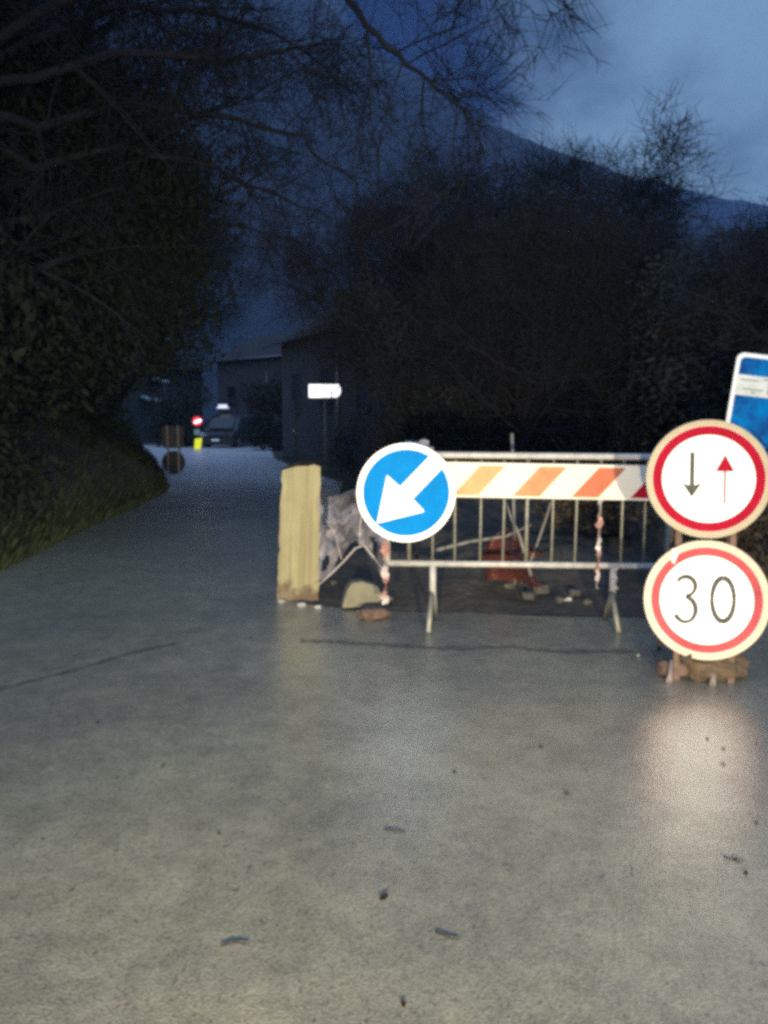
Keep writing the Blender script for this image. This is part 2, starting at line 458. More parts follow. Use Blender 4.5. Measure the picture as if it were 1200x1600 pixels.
def gpts(l, n=10):
    P = [gr(*p) for p in l]; o = []
    for i in range(len(P)-1):
        for k in range(n):
            q = P[i].lerp(P[i+1], k/n); o.append((q.x, q.y + rnd.uniform(-.012,.012)))
    return o
seam('road_joint', gpts([(470,1001),(560,1005),(680,1014),(800,1012),(880,1020),(1000,1018)]), .022)
seam('road_joint', gpts([(-120,1098),(0,1078),(110,1050),(200,1022),(290,1003)]), .02)

def bank(u, v):
    i = v*(len(EDGE_L)-3); k = int(min(i, len(EDGE_L)-4)); t = i-k
    e0, e1 = EDGE_L[k+1], EDGE_L[k+2]
    x = e0[0]+(e1[0]-e0[0])*t; y = e0[1]+(e1[1]-e0[1])*t
    d = u*u*9
    h = 2.4*(1-math.exp(-d*.55)) + .18*mnoise.noise(Vector((x-d, y, 3))*.9)*min(1, d*2)
    return (x-d+.06, y+.2*d*0, max(h, 0) - .006)
terr('grass_bank', 24, 50, bank, mat('mossy_bank', (.030, .036, .014), .95, 5, .5, col2=(.014, .014, .008), bump=1.0, bscale=16))
def mound(u, v):
    x = -.75+u*4.6; y = 5.0+v*7
    e = min(1, max(0, u/.25))*min(1, (1-u)/.1)*min(1, max(0, v-.02)/.18)
    h = (.16+.34*v+.22*mnoise.noise(Vector((x*1.3, y*1.3, 1)))+.07*mnoise.noise(Vector((x*5, y*5, 8))))*e
    return (x, y, h - .008)
terr('soil_mound', 60, 60, mound, M_SOIL)
def bank_r(u, v):
    x = 2.3+u*9; y = 4.9+v*15
    e = min(1, u/.2)*min(1, max(0, v)/.1)
    return (x, y, (.3+.9*u+.2*mnoise.noise(Vector((x, y, 5))))*e - .009)
terr('earth_bank', 30, 40, bank_r, M_SOIL)

def ridge(name, prof, D, depth, m, rough):
    """a real slope: rises from its foot to a crest whose outline follows prof (x, height at distance D)"""
    def h(x):
        for (a, ha), (b, hb) in zip(prof, prof[1:]):
            if a <= x <= b:
                return ha+(hb-ha)*(x-a)/(b-a)
        return prof[0][1] if x < prof[0][0] else prof[-1][1]
    x0, x1 = prof[0][0], prof[-1][0]
    def f(u, v):
        x = x0+(x1-x0)*u
        s = math.sin(min(v/.75, 1)*math.pi/2) if v <= .75 else 1-(v-.75)*1.6
        y = D-depth*.75+depth*v
        n = mnoise.fractal(Vector((x, y, 0))/(90), .9, 2.1, 6)*rough*(.4+.6*s)
        n += mnoise.noise(Vector((x, y, 4))/7)*rough*.12
        return (x, y, max(-1, h(x)*s+n*min(1, v*4)) - 1)
    return terr(name, 220, 60, f, m)
def prof(l, D):
    return [(at(px, py, D).x, at(px, py, D).z-(14 if D == 620 else 6)) for px, py in l]
ridge('mountain', prof([(-900,40),(-300,-60),(200,-130),(480,-30),(610,88),(690,140),(760,182),(870,232),(950,272),(1010,305),(1060,345),(1200,420),(1500,560)], 620), 620, 380, M_FOREST, 9)
ridge('far_hill', prof([(500,330),(800,290),(930,266),(1010,284),(1100,302),(1200,318),(1400,335),(1900,350)], 1000), 1000, 300, M_FOREST, 8)
ridge('low_hill', prof([(600,400),(900,372),(1040,350),(1120,344),(1200,348),(1400,352),(1900,350)], 260), 260, 150, M_FOREST, 4)

# ---------------------------------------------------------------- road signs
def arrow_shape(pts): return pts
px3 = .3/94
# right hand stand: two discs, leaning back
st = thing('road_sign_stand', 'leaning tripod stand with a priority disc above a 30 disc, right of barrier', 'road sign', (1.607, 3.72, 0), (R(-9), 0, R(-12)))
b = MB()
b.box((-.13, .05, .55), (.03, .025, 1.12)); b.box((.13, .05, .55), (.03, .025, 1.12))
for z in (.22, .62, 1.0): b.box((0, .072, z), (.30, .018, .035))
b.build('frame', M_STAND, st)
for x in (-.13, .13):
    MB().tube([(x, .08, .98), (x*1.15, .62, .02 - .10)], .013, 8).build('back_leg', M_STAND, st)
for x in (-.155, .05):
    MB().tube([(x, .04, .10), (x-.012, .0, .03), (x-.02, -.03, .005)], [.014,.014,.016], 8).build('front_foot', mat('scuffed_tube', (.17,.13,.12), .6, 20, .3), st)

def disc(parent, name, cz, label, tilt=0):
    bb = MB(); bb.plate(circ(.3), 0, .004, 0, 1)
    bb.ring(.288, .3, .004, .02, m=1)
    o = bb.build(name, [M_WHITE, M_BACK], parent, (0, 0, cz)); o['label'] = label
    return o
d1 = disc(st, 'priority_sign', 1.03, 'round white sign with red ring, black down arrow and red up arrow')
MB().ring(.222, .269, -.0025, -.0002).build('red_ring', M_RED, d1)
MB().ring(.271, .2995, -.0025, -.0002).build('rim', mat('cream_rim', (.30, .26, .18), .5, 12, .1, spec=.02), d1)
def dn(parent, name, x, z0, z1, w, hw, hl, m, notch=0):
    s = 1 if z1 > z0 else -1
    bb = MB()
    bb.plate([(x-w/2, z0), (x+w/2, z0), (x+w/2, z1-s*(hl-notch)), (x-w/2, z1-s*(hl-notch))], -.0025, -.0002)
    bb.plate([(x-hw/2, z1-s*hl), (x, z1-s*(hl-notch)), (x, z1)], -.0025, -.0002)
    bb.plate([(x, z1-s*(hl-notch)), (x+hw/2, z1-s*hl), (x, z1)], -.0025, -.0002)
    return bb.build(name, m, parent)
dn(d1, 'black_arrow', -.078, .135, -.098, .024, .100, .078, M_GREYINK, .018)
dn(d1, 'red_arrow', .078, -.125, .125, .011, .092, .088, M_RED)
d2 = disc(st, 'speed_limit_sign', .418, 'round white sign with pinkish red ring and thin digits 30')
MB().ring(.222, .265, -.0025, -.0002).build('red_ring', M_PINK, d2)
MB().ring(.267, .2995, -.0025, -.0002).build('rim', mat('pale_cream_rim', (.42, .37, .28), .5, 12, .1, spec=.02), d2)
def arc(cx, cz, rx, rz, a0, a1, n=22):
    return [(cx+rx*math.cos(R(a0+(a1-a0)*k/n)), cz+rz*math.sin(R(a0+(a1-a0)*k/n))) for k in range(n+1)]
three = arc(-.098, .066, .045, .048, 155, -78) + arc(-.1, -.052, .05, .062, 82, -155)  # strokes drawn thin, glare of the white disc put into their shape
MB().strip(three, [.017 + .009*abs(math.sin(k*.17)) for k in range(len(three))], -.0025, -.0002).build('digit', M_GREYINK, d2)
zero = arc(.078, .006, .052, .108, 90, 450, 44)
MB().strip(zero, [.019 + .009*abs(math.cos(k*math.pi/22)) for k in range(len(zero))], -.0025, -.0002).build('digit', M_GREYINK, d2)
MB().strip([(-.155, .255), (-.150, .225), (-.163, .205), (-.158, .178)], [.03, .025, .03, .012], -.006, -.003).build('torn_sticker', M_TAPE_W, d2)

# blue keep left disc hooked on the barrier
BY = 4.80
ks = thing('keep_left_sign', 'round blue sign with a white arrow pointing down left, hooked on the barrier end', 'road sign', (.135, BY-.16, .876), (R(-2), 0, R(2)))
bb = MB(); bb.plate(circ(.3), 0, .004, 0, 1); bb.ring(.288, .3, .004, .02, m=1)
bb.build('white_rim', [M_WHITE, M_BACK], ks)
MB().plate(circ(.264), -.0025, -.0003).build('blue_face', M_BLUE, ks)
def rotp(pts, a): 
    c, s = math.cos(a), math.sin(a); return [(x*c-z*s, x*s+z*c) for x, z in pts]
# arrow drawn pointing to +x, then turned to the lower left
ah = rotp([(-.255,-.052),(-.255,.052),(.0,.052),(.005,.158),(.255,0),(.005,-.158),(.0,-.052)], R(226))
MB().plate([ (x, z) for x, z in ah], -.006, -.003).build('white_arrow', M_WHITE, ks)
bb = MB(); bb.box((0, .035, .12), (.05, .045, .03)); bb.box((0, .06, .0), (.04, .02, .4)); bb.build('bracket', M_GALV, ks)

# blue information panel on a post, right edge
ip = thing('information_sign', 'rectangular blue sign with white border and grimy white band, behind the round signs', 'road sign', (3.22, 6.5, 0), (0, R(6.8), R(-4)))
W, H, zc = .98, 1.0, 1.34
def rrect(w, h, r, cz):
    o = []
    for cx, cy, a0 in ((w/2-r, h/2-r, 0), (-w/2+r, h/2-r, 90), (-w/2+r, -h/2+r, 180), (w/2-r, -h/2+r, 270)):
        o += [(cx+r*math.cos(R(a0+k*15)), cz+cy+r*math.sin(R(a0+k*15))) for k in range(7)]
    return o
MB().plate(rrect(W, H, .06, zc), 0, .004, 0, 1).build('white_border', [M_WHITE, M_BACK], ip)
M_GRIMEBLUE = mat('stained_blue', (.0, .20, .50), .5, 6, .3, col2=(.01, .03, .16), spec=.02)
MB().plate(rrect(W-.07, H-.07, .04, zc), -.0025, -.0003).build('blue_panel', M_GRIMEBLUE, ip)
bz = zc + .235
band = MB().plate([(-W/2+.035, bz-.085), (W/2-.035, bz-.085), (W/2-.035, bz+.085), (-W/2+.035, bz+.085)], -.006, -.003).build('white_band', mat('grimy_white', (.74,.75,.7), .5, 7, .2, col2=(.5,.5,.43)), ip)
bb = MB()
for (x0, x1, z) in ((-.43,-.28,.045), (-.40,-.24,-.03), (-.33,-.29,-.055)):
    bb.plate([(x0, bz+z-.006), (x1, bz+z-.006), (x1, bz+z+.008), (x0, bz+z+.008)], -.0085, -.0063)
for x in (-.20, -.06, .08, .22):
    bb.plate([(x, bz-.06), (x+.02, bz-.06), (x+.02, bz+.05), (x, bz+.05)], -.0085, -.0063)
    bb.plate([(x-.04, bz+.052), (x+.06, bz+.052), (x+.06, bz+.07), (x-.04, bz+.07)], -.0085, -.0063)
bb.build('worn_lettering', mat('faded_ink', (.34,.34,.28), .7, 20, .3), band)
bb = MB(); bb.tube([(-.05, .035, -.2), (-.05, .035, zc+.45)], .03, 12); bb.build('post', M_GALV, ip)

# ---------------------------------------------------------------- crowd barrier
br = thing('crowd_barrier', 'steel crowd barrier with red and white striped board closing the damaged road', 'barrier', (0, 0, 0))
X0, X1 = .02, 1.80
RZ = lambda x: .415 - .012*x
b = MB()
b.tube([(X0, BY, RZ(X0)), (X0, BY, 1.02), (X0+.03, BY, 1.075), (X0+.08, BY, 1.10), (X1-.08, BY, 1.085), (X1-.03, BY, 1.06), (X1, BY, 1.0), (X1, BY, RZ(X1))], .021, 10)
b.tube([(X0, BY, RZ(X0)), (X1, BY, RZ(X1))], .02, 10)
b.build('frame', M_RAIL, br)
for px in (600, 640, 677, 712, 752, 788, 825, 865, 902, 939, 975, 1011, 1045):
    x = (px-600)/1200*(BY)*1.0
    r = .013 if px in (825, 640) else .0085
    if x < X0+.03: continue
    MB().tube([(x, BY, RZ(x)+.012), (x+rnd.uniform(-.004,.004), BY, .75), (x, BY, 1.07)], r, 8).build('bar', M_GALV, br)
for fx, open_ in ((.31, .036), (1.455, .006)):
    f = MB()
    f.tube([(fx, BY, RZ(fx)-.012), (fx, BY, .20)], .022, 10, m=0)
    fo = f.build('foot', [M_RAIL], br)
    for s in (-1, 1):
        MB().tube([(fx+s*.006, BY+s*.004, .23), (fx+s*open_, BY+s*.18, .012)], [.017, .017], 8).build('foot_leg', M_GALV, fo)
# striped board, slightly sagging, fixed to the front of the rails
bd = MB()
bx0, bx1, bt, bbm = .15, 1.83, 1.062, .845
def bz2(x, z): return z - .018*(x-bx0)
n = 0
bd.plate([(bx0, bz2(bx0, bbm)), (bx1, bz2(bx1, bbm)), (bx1, bz2(bx1, bt)), (bx0, bz2(bx0, bt))], BY-.052, BY-.03)
bo = bd.build('striped_board', mat('creamy_board_white', (.54, .50, .42), .5, 14, .06, spec=.02), br)
sl = .165
for xs, w, mm in ((.43, .155, M_ORANGE1), (.80, .165, M_ORANGE2), (1.165, .165, M_ORANGE3), (1.53, .17, M_RED), (.06, .155, M_ORANGE1)):
    ins = .014
    lo, hi = bbm+ins, bt-ins*1.3
    pts = [(xs, lo), (xs+w, lo), (xs+w+sl, hi), (xs+sl, hi)]
    if xs < bx0: continue
    pts = [(min(x, bx1-.005), bz2(x, z)) for x, z in pts]
    MB().plate(pts, BY-.0545, BY-.0525).build('stripe', mm, bo)

# ---------------------------------------------------------------- tape, board, film, rubble
def ribbon(name, pts, w, turns, label, seed=0, cat='tape', group=None):
    """plastic barrier tape wound round a bar, in red and white bands"""
    rr = random.Random(seed); b = MB(); N = len(pts)
    for i, p in enumerate(pts):
        a = turns*2*math.pi*i/(N-1)+rr.uniform(-.25,.25)
        k = w*(.6+.7*mnoise.noise(Vector((i*.35, seed, 0))))
        o = Vector((math.cos(a), math.sin(a)*.7, rr.uniform(-.15,.15)))*k/2
        b.v += [Vector(p)-o, Vector(p)+o]
        if i: b.face((2*i-2, 2*i-1, 2*i+1, 2*i), 1 if (i//9) % 2 else 0)
    o = b.build(name, [M_TAPE_W, M_TAPE_R])
    md = o.modifiers.new('thickness', 'SOLIDIFY'); md.thickness = .0015
    return tag(o, label, cat, group)
def hang(x, y, z0, z1, n, j, seed):
    rr = random.Random(seed)
    return [(x+rr.uniform(-j,j), y+rr.uniform(-j,j), z0+(z1-z0)*i/(n-1)) for i in range(n)]
ribbon('barrier_tape', hang(.005, BY-.045, .66, .16, 40, .010, 3), .075, 1.6, 'red and white plastic tape wound down the left end of the barrier', 3)
ribbon('barrier_tape', hang(1.345, BY-.05, .84, .26, 44, .006, 5), .05, 1.8, 'red and white plastic tape hanging down a bar near the barrier right foot', 5)
ribbon('barrier_tape', hang(1.46, BY-.03, .39, .25, 8, .006, 6), .06, 1, 'short pale scrap of tape wrapped on the barrier right foot', 6)

yb = thing('yellow_board', 'weathered pale yellow board standing upright left of the barrier', 'board', (-.63, 5.52, .0), (R(-3), R(1.5), R(6)))
ol = [(-.155,-.01)] + [(-.155+.30*k/9, -.005+rnd.uniform(0,.012)) for k in range(1,9)] + [(.15, 0)]
ol += [(.15+rnd.uniform(-.005,.002), .985*k/22) for k in range(1,22)] + [(.148,.985),(.10,1.0),(.06,.99),(-.02,.985),(-.07,.972),(-.125,.955)]
ol += [(-.13-.025*(1-k/22)+rnd.choice([0,0,.004,.009,-.003]), .93*k/22) for k in range(21,0,-1)]
b = MB(); b.plate(ol, -.02, .02)
b.build('panel', M_BOARD, yb)
for z in (.25, .75): MB().box((0, .04, z), (.25, .035, .06)).build('batten', M_WOODPALE, yb)
b = MB(); b.tube([(-.135,-.0,.955),(-.02,.0,1.005),(.15,.0,1.02)], [.012,.01,.008], 6); b.build('top_strip', M_BARK, yb)

# torn plastic film and its cords
tf = thing('plastic_film', 'torn clear plastic film hanging between the yellow board and blue sign', 'plastic sheet', (-.2, 5.35, 0))
b = MB(); nx, nz_ = 26, 30
for j in range(nz_+1):
    for i in range(nx+1):
        u, v = i/nx, j/nz_
        x = -.26+.47*u
        arch = .18+.30*math.exp(-((u-.55)/.28)**2)
        top = .78+.20*u*u
        z = arch*(1-v)+top*v
        y = .05*math.sin(9*u+3*v)+.06*mnoise.noise(Vector((u*5, v*5, 2)))+.02*mnoise.noise(Vector((u*17, v*14, 7)))
        b.v.append(Vector((x, y, z)))
for j in range(nz_):
    for i in range(nx):
        if mnoise.noise(Vector((i*.21, j*.17, 4))) > .33: continue
        a = j*(nx+1)+i; b.face((a, a+1, a+nx+2, a+nx+1), 0, True)
b.build('film', M_FILM, tf)
b = MB()
b.tube([(-.27,0,.15),(-.17,0,.24),(-.08,0,.33),(.0,0,.42),(.06,0,.44),(.13,0,.35),(.19,0,.27)], .006, 5)
b.tube([(.03,0,.44),(.03,0,.56),(.05,.01,.72),(.10,0,.88)], .0055, 5)
b.tube([(-.1,0,.34),(-.14,.01,.5),(-.2,0,.62)], .005, 5)
b.build('cord', M_TAPE_W, tf)
for k in range(9):
    b = MB()
    c = Vector((rnd.choice([-.2,-.13,.02,.05,.12,.16])+rnd.uniform(-.03,.03), -.03, rnd.uniform(.46,.7)))
    q = len(b.v)
    for a in range(5):
        b.v.append(c+Vector((math.cos(a*1.256)*rnd.uniform(.015,.04), rnd.uniform(-.01,.01), math.sin(a*1.256)*rnd.uniform(.02,.05))))
    b.face(tuple(range(q, q+5)))
    b.build('shred', M_FILM, tf)
pb = thing('plastic_bag', 'crumpled grey plastic bag lying behind the top of the blue disc', 'plastic bag', (.22, 5.0, 1.11))
def blob(r, sx, sy, sz, amp, fr, seed, n=16, flat=None):
    b = MB(); off = Vector((seed*3.7, seed*1.3, seed*2.1))
    for j in range(n+1):
        th = math.pi*j/n
        for i in range(2*n):
            ph = math.pi*i/n
            d = Vector((math.sin(th)*math.cos(ph), math.sin(th)*math.sin(ph), math.cos(th)))
            k = r*(1+amp*mnoise.noise(d*fr+off)+amp*.4*mnoise.noise(d*fr*2.7+off))
            p = Vector((d.x*sx, d.y*sy, d.z*sz))*k
            if flat is not None: p.z = max(p.z, flat)
            b.v.append(p)
    for j in range(n):
        for i in range(2*n):
            a = j*2*n+i; c = j*2*n+(i+1)%(2*n)
            b.face((a, a+2*n, c+2*n, c), 0, False)
    return b
blob(.10, 1.0, .5, .62, .6, 2.2, 4).build('bag', mat('grey_plastic', (.20,.19,.20), .4, 9, .25), pb)
b = MB(); b.tube([(.0,.0,.02),(.02,.05,-.3),(.0,.1,-.72)], .012, 6).build('stick', M_TWIG, pb)

def block(name, loc, sx, sy, sz, seed, m, label, cat, group=None, rz=0, amp=.22):
    b = blob(.5, 1, 1, 1, amp, 1.6, seed, 9)
    for v in b.v:      # squared-off shape
        for k in range(3): v[k] = math.copysign(min(abs(v[k]), .40+.05*mnoise.noise(v*3)), v[k])
        v.x *= sx/.8; v.y *= sy/.8; v.z = (v.z+.4)*sz/.8
    o = b.build(name, m); o.location = loc; o.rotation_euler = (0, 0, rz)
    return tag(o, label, cat, group)
b = MB(); b.plate([(-.14,0),(.13,.0),(.14,.10),(.11,.15),(.0,.185),(-.07,.175),(-.105,.12)], -.09, .09)
o = b.build('stone_block', M_STONE); o.location = (-.165, 5.33, .01); o.rotation_euler = (R(-4), 0, .12)
md = o.modifiers.new('worn_edges', 'BEVEL'); md.width = .012; md.segments = 2
tag(o, 'pale squared stone block lying under the torn plastic film', 'stone')
block('rock', (-.07, 5.02, 0), .20, .16, .075, 5, M_STAND, 'flat brown rock on the road edge below the left tape', 'stone', rz=.5)
for k, (px, py, s) in enumerate(((480,930,.08),(520,925,.06),(455,925,.07),(560,945,.08),(610,952,.06),(720,905,.09),(760,930,.07),(800,935,.12),(830,950,.10),(850,940,.13),(880,955,.08),(905,945,.10),(780,915,.08),(735,945,.06),(868,925,.09),(925,958,.07))):
    g = gr(px, py)
    block('rubble_stone', (g.x, g.y+.12, .035), s*.8, s*.65, s*.5, 20+k, M_RUBBLE, 'small grey rubble stone on the dark soil behind the barrier', 'stone', 'rubble stones behind the barrier', rz=k*1.1, amp=.7)
for k, (px, py, s, lb) in enumerate(((440,942,.05,'white litter scrap at the left corner of the yellow board'),(472,948,.07,'crumpled white litter scrap in front of the yellow board foot'),(497,951,.05,'white litter scrap right of the yellow board foot'),(561,957,.03,'tiny pale litter scrap on asphalt below the stone block'),(762,895,.05,'pale litter scrap on soil beneath the barrier rail'),(893,962,.05,'pale litter scrap on soil left of barrier right foot'),(997,1026,.02,'tiny white litter speck on asphalt left of the 30 disc'))):
    g = gr(px, py)
    b = blob(.5, s, s*.7, s*.5, .6, 2, 60+k, 6)
    o = b.build('litter_scrap', M_LITTER); o.location = (g.x, g.y, .012 if py < 955 else .008)
    if py in (895, 962): o.location.y += .1; o.location.z = .09
    tag(o, lb, 'litter')

# orange safety net sagging behind the barrier
on = thing('safety_net', 'sagging orange plastic safety netting heaped behind the barrier bars', 'netting', (.98, 5.55, .1))
b = MB(); nn = 30
for j in range(nn+1):
    for i in range(nn+1):
        u, v = i/nn, j/nn
        x = -.25+.42*u+.05*math.sin(4*v+u*3)
        z = .02+.42*v*(.55+.45*math.sin(math.pi*min(1, u*1.1)))
        y = .16*math.sin(5*u+4*v)+.12*mnoise.noise(Vector((u*4, v*4, 0)))
        b.v.append(Vector((x, y, z)))
for j in range(nn):
    for i in range(nn):
        if i % 3 == 1 and j % 3 == 1: continue
        a = j*(nn+1)+i; b.face((a, a+1, a+nn+2, a+nn+1))
b.build('net', M_NETRED, on)
b = MB(); b.tube([(.0,.1,0),(-.02,.08,.5),(-.05,.06,1.12)], .012, 6); b.tube([(.05,.12,.0),(.16,.1,.3),(.26,.1,.62)], .009, 6); b.build('stake', M_WOODPALE, on)
def stick(name, pts, r, m, label, cat='stick', group=None):
    o = MB().tube(pts, r, 6).build(name, m); return tag(o, label, cat, group)
stick('broken_branch', [at(680,860,5.3), at(735,846,5.3), at(790,838,5.35), at(830,820,5.4)], [.014,.012,.010,.006], M_WOODPALE, 'pale broken branch lying across behind the left barrier bars')
stick('broken_branch', [at(790,785,5.4), at(800,812,5.35), at(812,838,5.3), at(830,900,5.25)], [.008,.010,.011,.012], M_WOODPALE, 'pale stick slanting behind the middle barrier bars')

sk = thing('sandbag', 'slumped brown sandbag weighing down the foot of the sign stand', 'sandbag', (1.70, 3.83, .0), (0, 0, .15))
blob(.5, .36, .22, .17, .25, 2.2, 9, 14, -.06).build('sack', M_SACK, sk, (0, 0, .06))
b = MB(); b.tube([(-.13,-.02,.08),(-.17,-.04,.10),(-.19,-.05,.13)], [.03,.018,.03], 8); b.build('tied_neck', M_SACK, sk)
block('base_stone', (1.53, 3.86, 0), .22, .14, .08, 31, M_STAND, 'dark brown flat stone beneath the left foot of the sign stand', 'stone')

# wet leaves and twigs on the asphalt
LV = [(1105,1155,'dark wet leaf in the bright reflection, the one nearest the sign stand'),(1130,1170,'dark wet leaf in the bright reflection, middle of three'),(1130,1195,'dark wet leaf in the bright reflection, lowest of three'),
      (600,1403,'largest dark wet leaf on bare asphalt in the foreground'),(885,1240,'dark curled leaf on asphalt left of the sign reflection'),(710,1207,'small dark leaf on asphalt below the barrier left foot'),
      (845,1168,'small dark leaf on asphalt below the barrier right half'),(1150,1345,'dark leaf near the lower end of the sign reflection'),(1165,1365,'dark leaf at the lower right edge of the sign reflection'),
      (152,1130,'small dark leaf on asphalt at the far left'),(630,1570,'dark wet leaf close to the bottom edge, middle')]
for k, (px, py, lb) in enumerate(LV):
    g = gr(px, py); s = .011 if px != 600 else .019
    b = MB(); prof_ = [(0,-1),(.35,-.7),(.5,-.2),(.45,.3),(.2,.75),(0,1.1)]
    for i, (w, y) in enumerate(prof_):
        b.v += [Vector((-w*s, y*s, .004+.35*w*s)), Vector((0, y*s, .0035)), Vector((w*s, y*s, .004+.2*w*s))]
        if i:
            q = 3*i; b.face((q-3,q-2,q+1,q)); b.face((q-2,q-1,q+2,q+1))
    o = b.build('fallen_leaf', M_DEADLEAF); o.location = (g.x, g.y, .002); o.rotation_euler = (0, 0, k*1.9); o.scale = (1, 1, .5)
    md = o.modifiers.new('thickness', 'SOLIDIFY'); md.thickness = .001
    tag(o, lb, 'leaf')
for k, (l, lb) in enumerate(((((345,1480),(365,1474),(388,1476)),'short dark twig on asphalt in the lower left foreground'),(((680,1458),(700,1466),(718,1470)),'short dark twig on asphalt right of the largest leaf'),(((600,1298),(618,1300),(634,1303)),'thin dark twig on asphalt in the middle of the road'),(((1130,1340),(1148,1346),(1162,1345)),'dark twig lying in the lower sign reflection'))):
    P = [gr(*p) for p in l]
    stick('fallen_twig', [(p.x, p.y, .0035) for p in P], [.0018,.0016,.0010], M_DEADLEAF, lb, 'twig')

for k in range(46):
    if k < 26: x, y = rnd.uniform(-.6, 2.1), 4.98-abs(rnd.gauss(0,.22))
    else: x, y = rnd.uniform(-1.6, 2.4), rnd.uniform(1.7, 4.6)
    sc = rnd.uniform(.3, .8)
    o = bpy.data.objects['fallen_leaf'].copy(); COL.objects.link(o)
    o.location = (x, y, .002); o.rotation_euler = (0, 0, rnd.uniform(0, 6.28)); o.scale = (sc, sc, .4)
    o['label'] = 'tiny dark leaf fragment strewn on the asphalt before the barrier'; o['group'] = 'leaf fragments strewn on the asphalt'

# ---------------------------------------------------------------- far down the road
wp = thing('sign_plate_added_glow', 'small bright white sign plate, glow added, with pointed right end, before the old house', 'road sign', (at(507,611,19).x, 19, 0))  # reflective plate; the headlight it returns is put in as glow
zz = at(507,611,19).z
k19 = 19/1200
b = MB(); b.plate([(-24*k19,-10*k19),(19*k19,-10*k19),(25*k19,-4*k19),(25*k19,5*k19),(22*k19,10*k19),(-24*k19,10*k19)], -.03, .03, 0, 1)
pl = b.build('panel', [M_GLOWPLATE, M_BACK], wp, (0, 0, zz))
MB().plate([(-4*k19,-1*k19),(0,-1*k19),(0,1*k19),(-4*k19,1*k19)], -.036, -.032).build('mark', mat('grey_mark', (.35,.35,.35)), pl)
MB().tube([(0,.06,0),(0,.06,zz+.1)], .03, 8).build('post', M_BACK, wp)

bs = thing('sign_stand_rear', 'stand at the left road edge with two round signs seen from behind', 'road sign', (gr(272,741).x, gr(272,741).y, 0), (0, 0, R(8)))
b = MB(); b.box((-.13,-.05,.62),(.03,.025,1.2)); b.box((.13,-.05,.62),(.03,.025,1.2)); b.tube([(.13,-.06,1.0),(.15,.5,.02)], .013, 6); b.tube([(-.13,-.06,1.0),(-.15,.5,.02)], .013, 6)
b.build('frame', M_BACK, bs)
MB().plate(circ(.29, 40, 0, .30), -.02, 0).build('lower_disc', M_RUBBER, bs)
MB().plate(rrect(.52, .55, .08, .93), -.02, 0).build('upper_plate', M_BROWNBACK, bs)

fs = thing('far_sign_post', 'far roadside post with a red ringed sign above a yellow base, glow added', 'far road sign', (at(309,697,37).x, 37, 0), (0, 0, R(20)))  # reflective sign and base, no lamp; their glow is added
zz = at(309,658,37).z
MB().tube([(0,.02,0),(0,.02,zz+.2)], .04, 8).build('post', M_RUBBER, fs)
b = MB(); b.plate(circ(.22, 40, 0, zz), -.05, 0, 0); b.build('red_disc', M_REDGLOW, fs)
MB().plate([(.02+x, zz-.01+z*.42+x*.32) for x, z in circ(.18, 32)], -.06, -.052).build('white_face', M_WHITEGLOW, fs)
MB().box((-.02,0,zz-.52),(.26,.1,.28)).build('green_box', mat('pale_green_box', (.3,.42,.3)), fs)
b = MB(); b.plate([(-.17,.03),(.12,.03),(.20,.56),(-.12,.52)], -.09, .03); b.build('yellow_base', M_YELGLOW, fs)

def van(name, loc, rz, label, Lg, Wd, Ht, paint):
    v = thing(name, label, 'van', loc, (0, 0, rz))
    # side outline (y along length, front at -y), lofted across the width with a rounded section
    side = [(-.5,.18),(-.5,.42),(-.46,.50),(-.38,.54),(-.27,.86),(-.2,.97),(.1,1.0),(.44,.98),(.49,.90),(.5,.5),(.5,.18)]
    b = MB()
    secs = [(-.5,.90,.0),(-.47,.97,.0),(-.40,1,0),(.40,1,0),(.47,.97,.0),(.5,.90,.0)]
    n = len(side)
    for sx, k, _ in secs:
        for y, z in side:
            taper = 1-.18*max(0, z-.5)
            b.v.append(Vector((sx*Wd*taper, y*Lg*(.96+.04*k), .2+(z-.18)*Ht*(k if z > .8 else 1)*.92)))
    for i in range(len(secs)-1):
        for j in range(n):
            j2 = (j+1) % n
            b.face((i*n+j, (i+1)*n+j, (i+1)*n+j2, i*n+j2), 0, False)
    b.face(tuple(reversed(range(n)))); b.face(tuple((len(secs)-1)*n+j for j in range(n)))
    b.build('body', paint, v)
    q = MB()
    q.v += [Vector((-.36*Wd,-.378*Lg,.2+.40*Ht*.92)),Vector((.36*Wd,-.378*Lg,.2+.40*Ht*.92)),Vector((.34*Wd,-.272*Lg,.2+.68*Ht*.92)),Vector((-.34*Wd,-.272*Lg,.2+.68*Ht*.92))]
    for p in q.v: p.y -= .03; p.z += .03
    q.face((0,1,2,3)); o = q.build('windscreen', M_GLASS, v); o.modifiers.new('thickness','SOLIDIFY').thickness = .01
    for s in (-1, 1):
        MB().box((s*.36*Wd, -.502*Lg, .2+.24*Ht), (.2*Wd, .04, .1*Ht), m=0).build('headlight', M_CHROME, v)
        for yy in (-.33, .33):
            w = MB(); w.tube([(s*.40*Wd, yy*Lg, .32), (s*.50*Wd, yy*Lg, .32)], .32, 20); wo = w.build('wheel', M_RUBBER, v)
            MB().tube([(s*.50*Wd, yy*Lg, .32), (s*.505*Wd, yy*Lg, .32)], .18, 16).build('rim', M_CHROME, wo)
        mrr = MB(); mrr.box((s*.56*Wd, -.30*Lg, .2+.46*Ht), (.16, .07, .2)); mrr.build('mirror', paint, v)
    MB().box((0, -.505*Lg, .2+.08*Ht), (.94*Wd, .06, .12*Ht)).build('bumper', M_RUBBER, v)
    MB().box((0, -.512*Lg, .2+.10*Ht), (.4, .06, .1)).build('number_plate', M_WHITE, v)
    return v
g = gr(356, 700)
v1 = van('parked_van', (g.x, 41.5, 0), R(-14), 'dark van parked at the far end of the pale road', 4.6, 1.85, 2.1, M_CARPAINT)
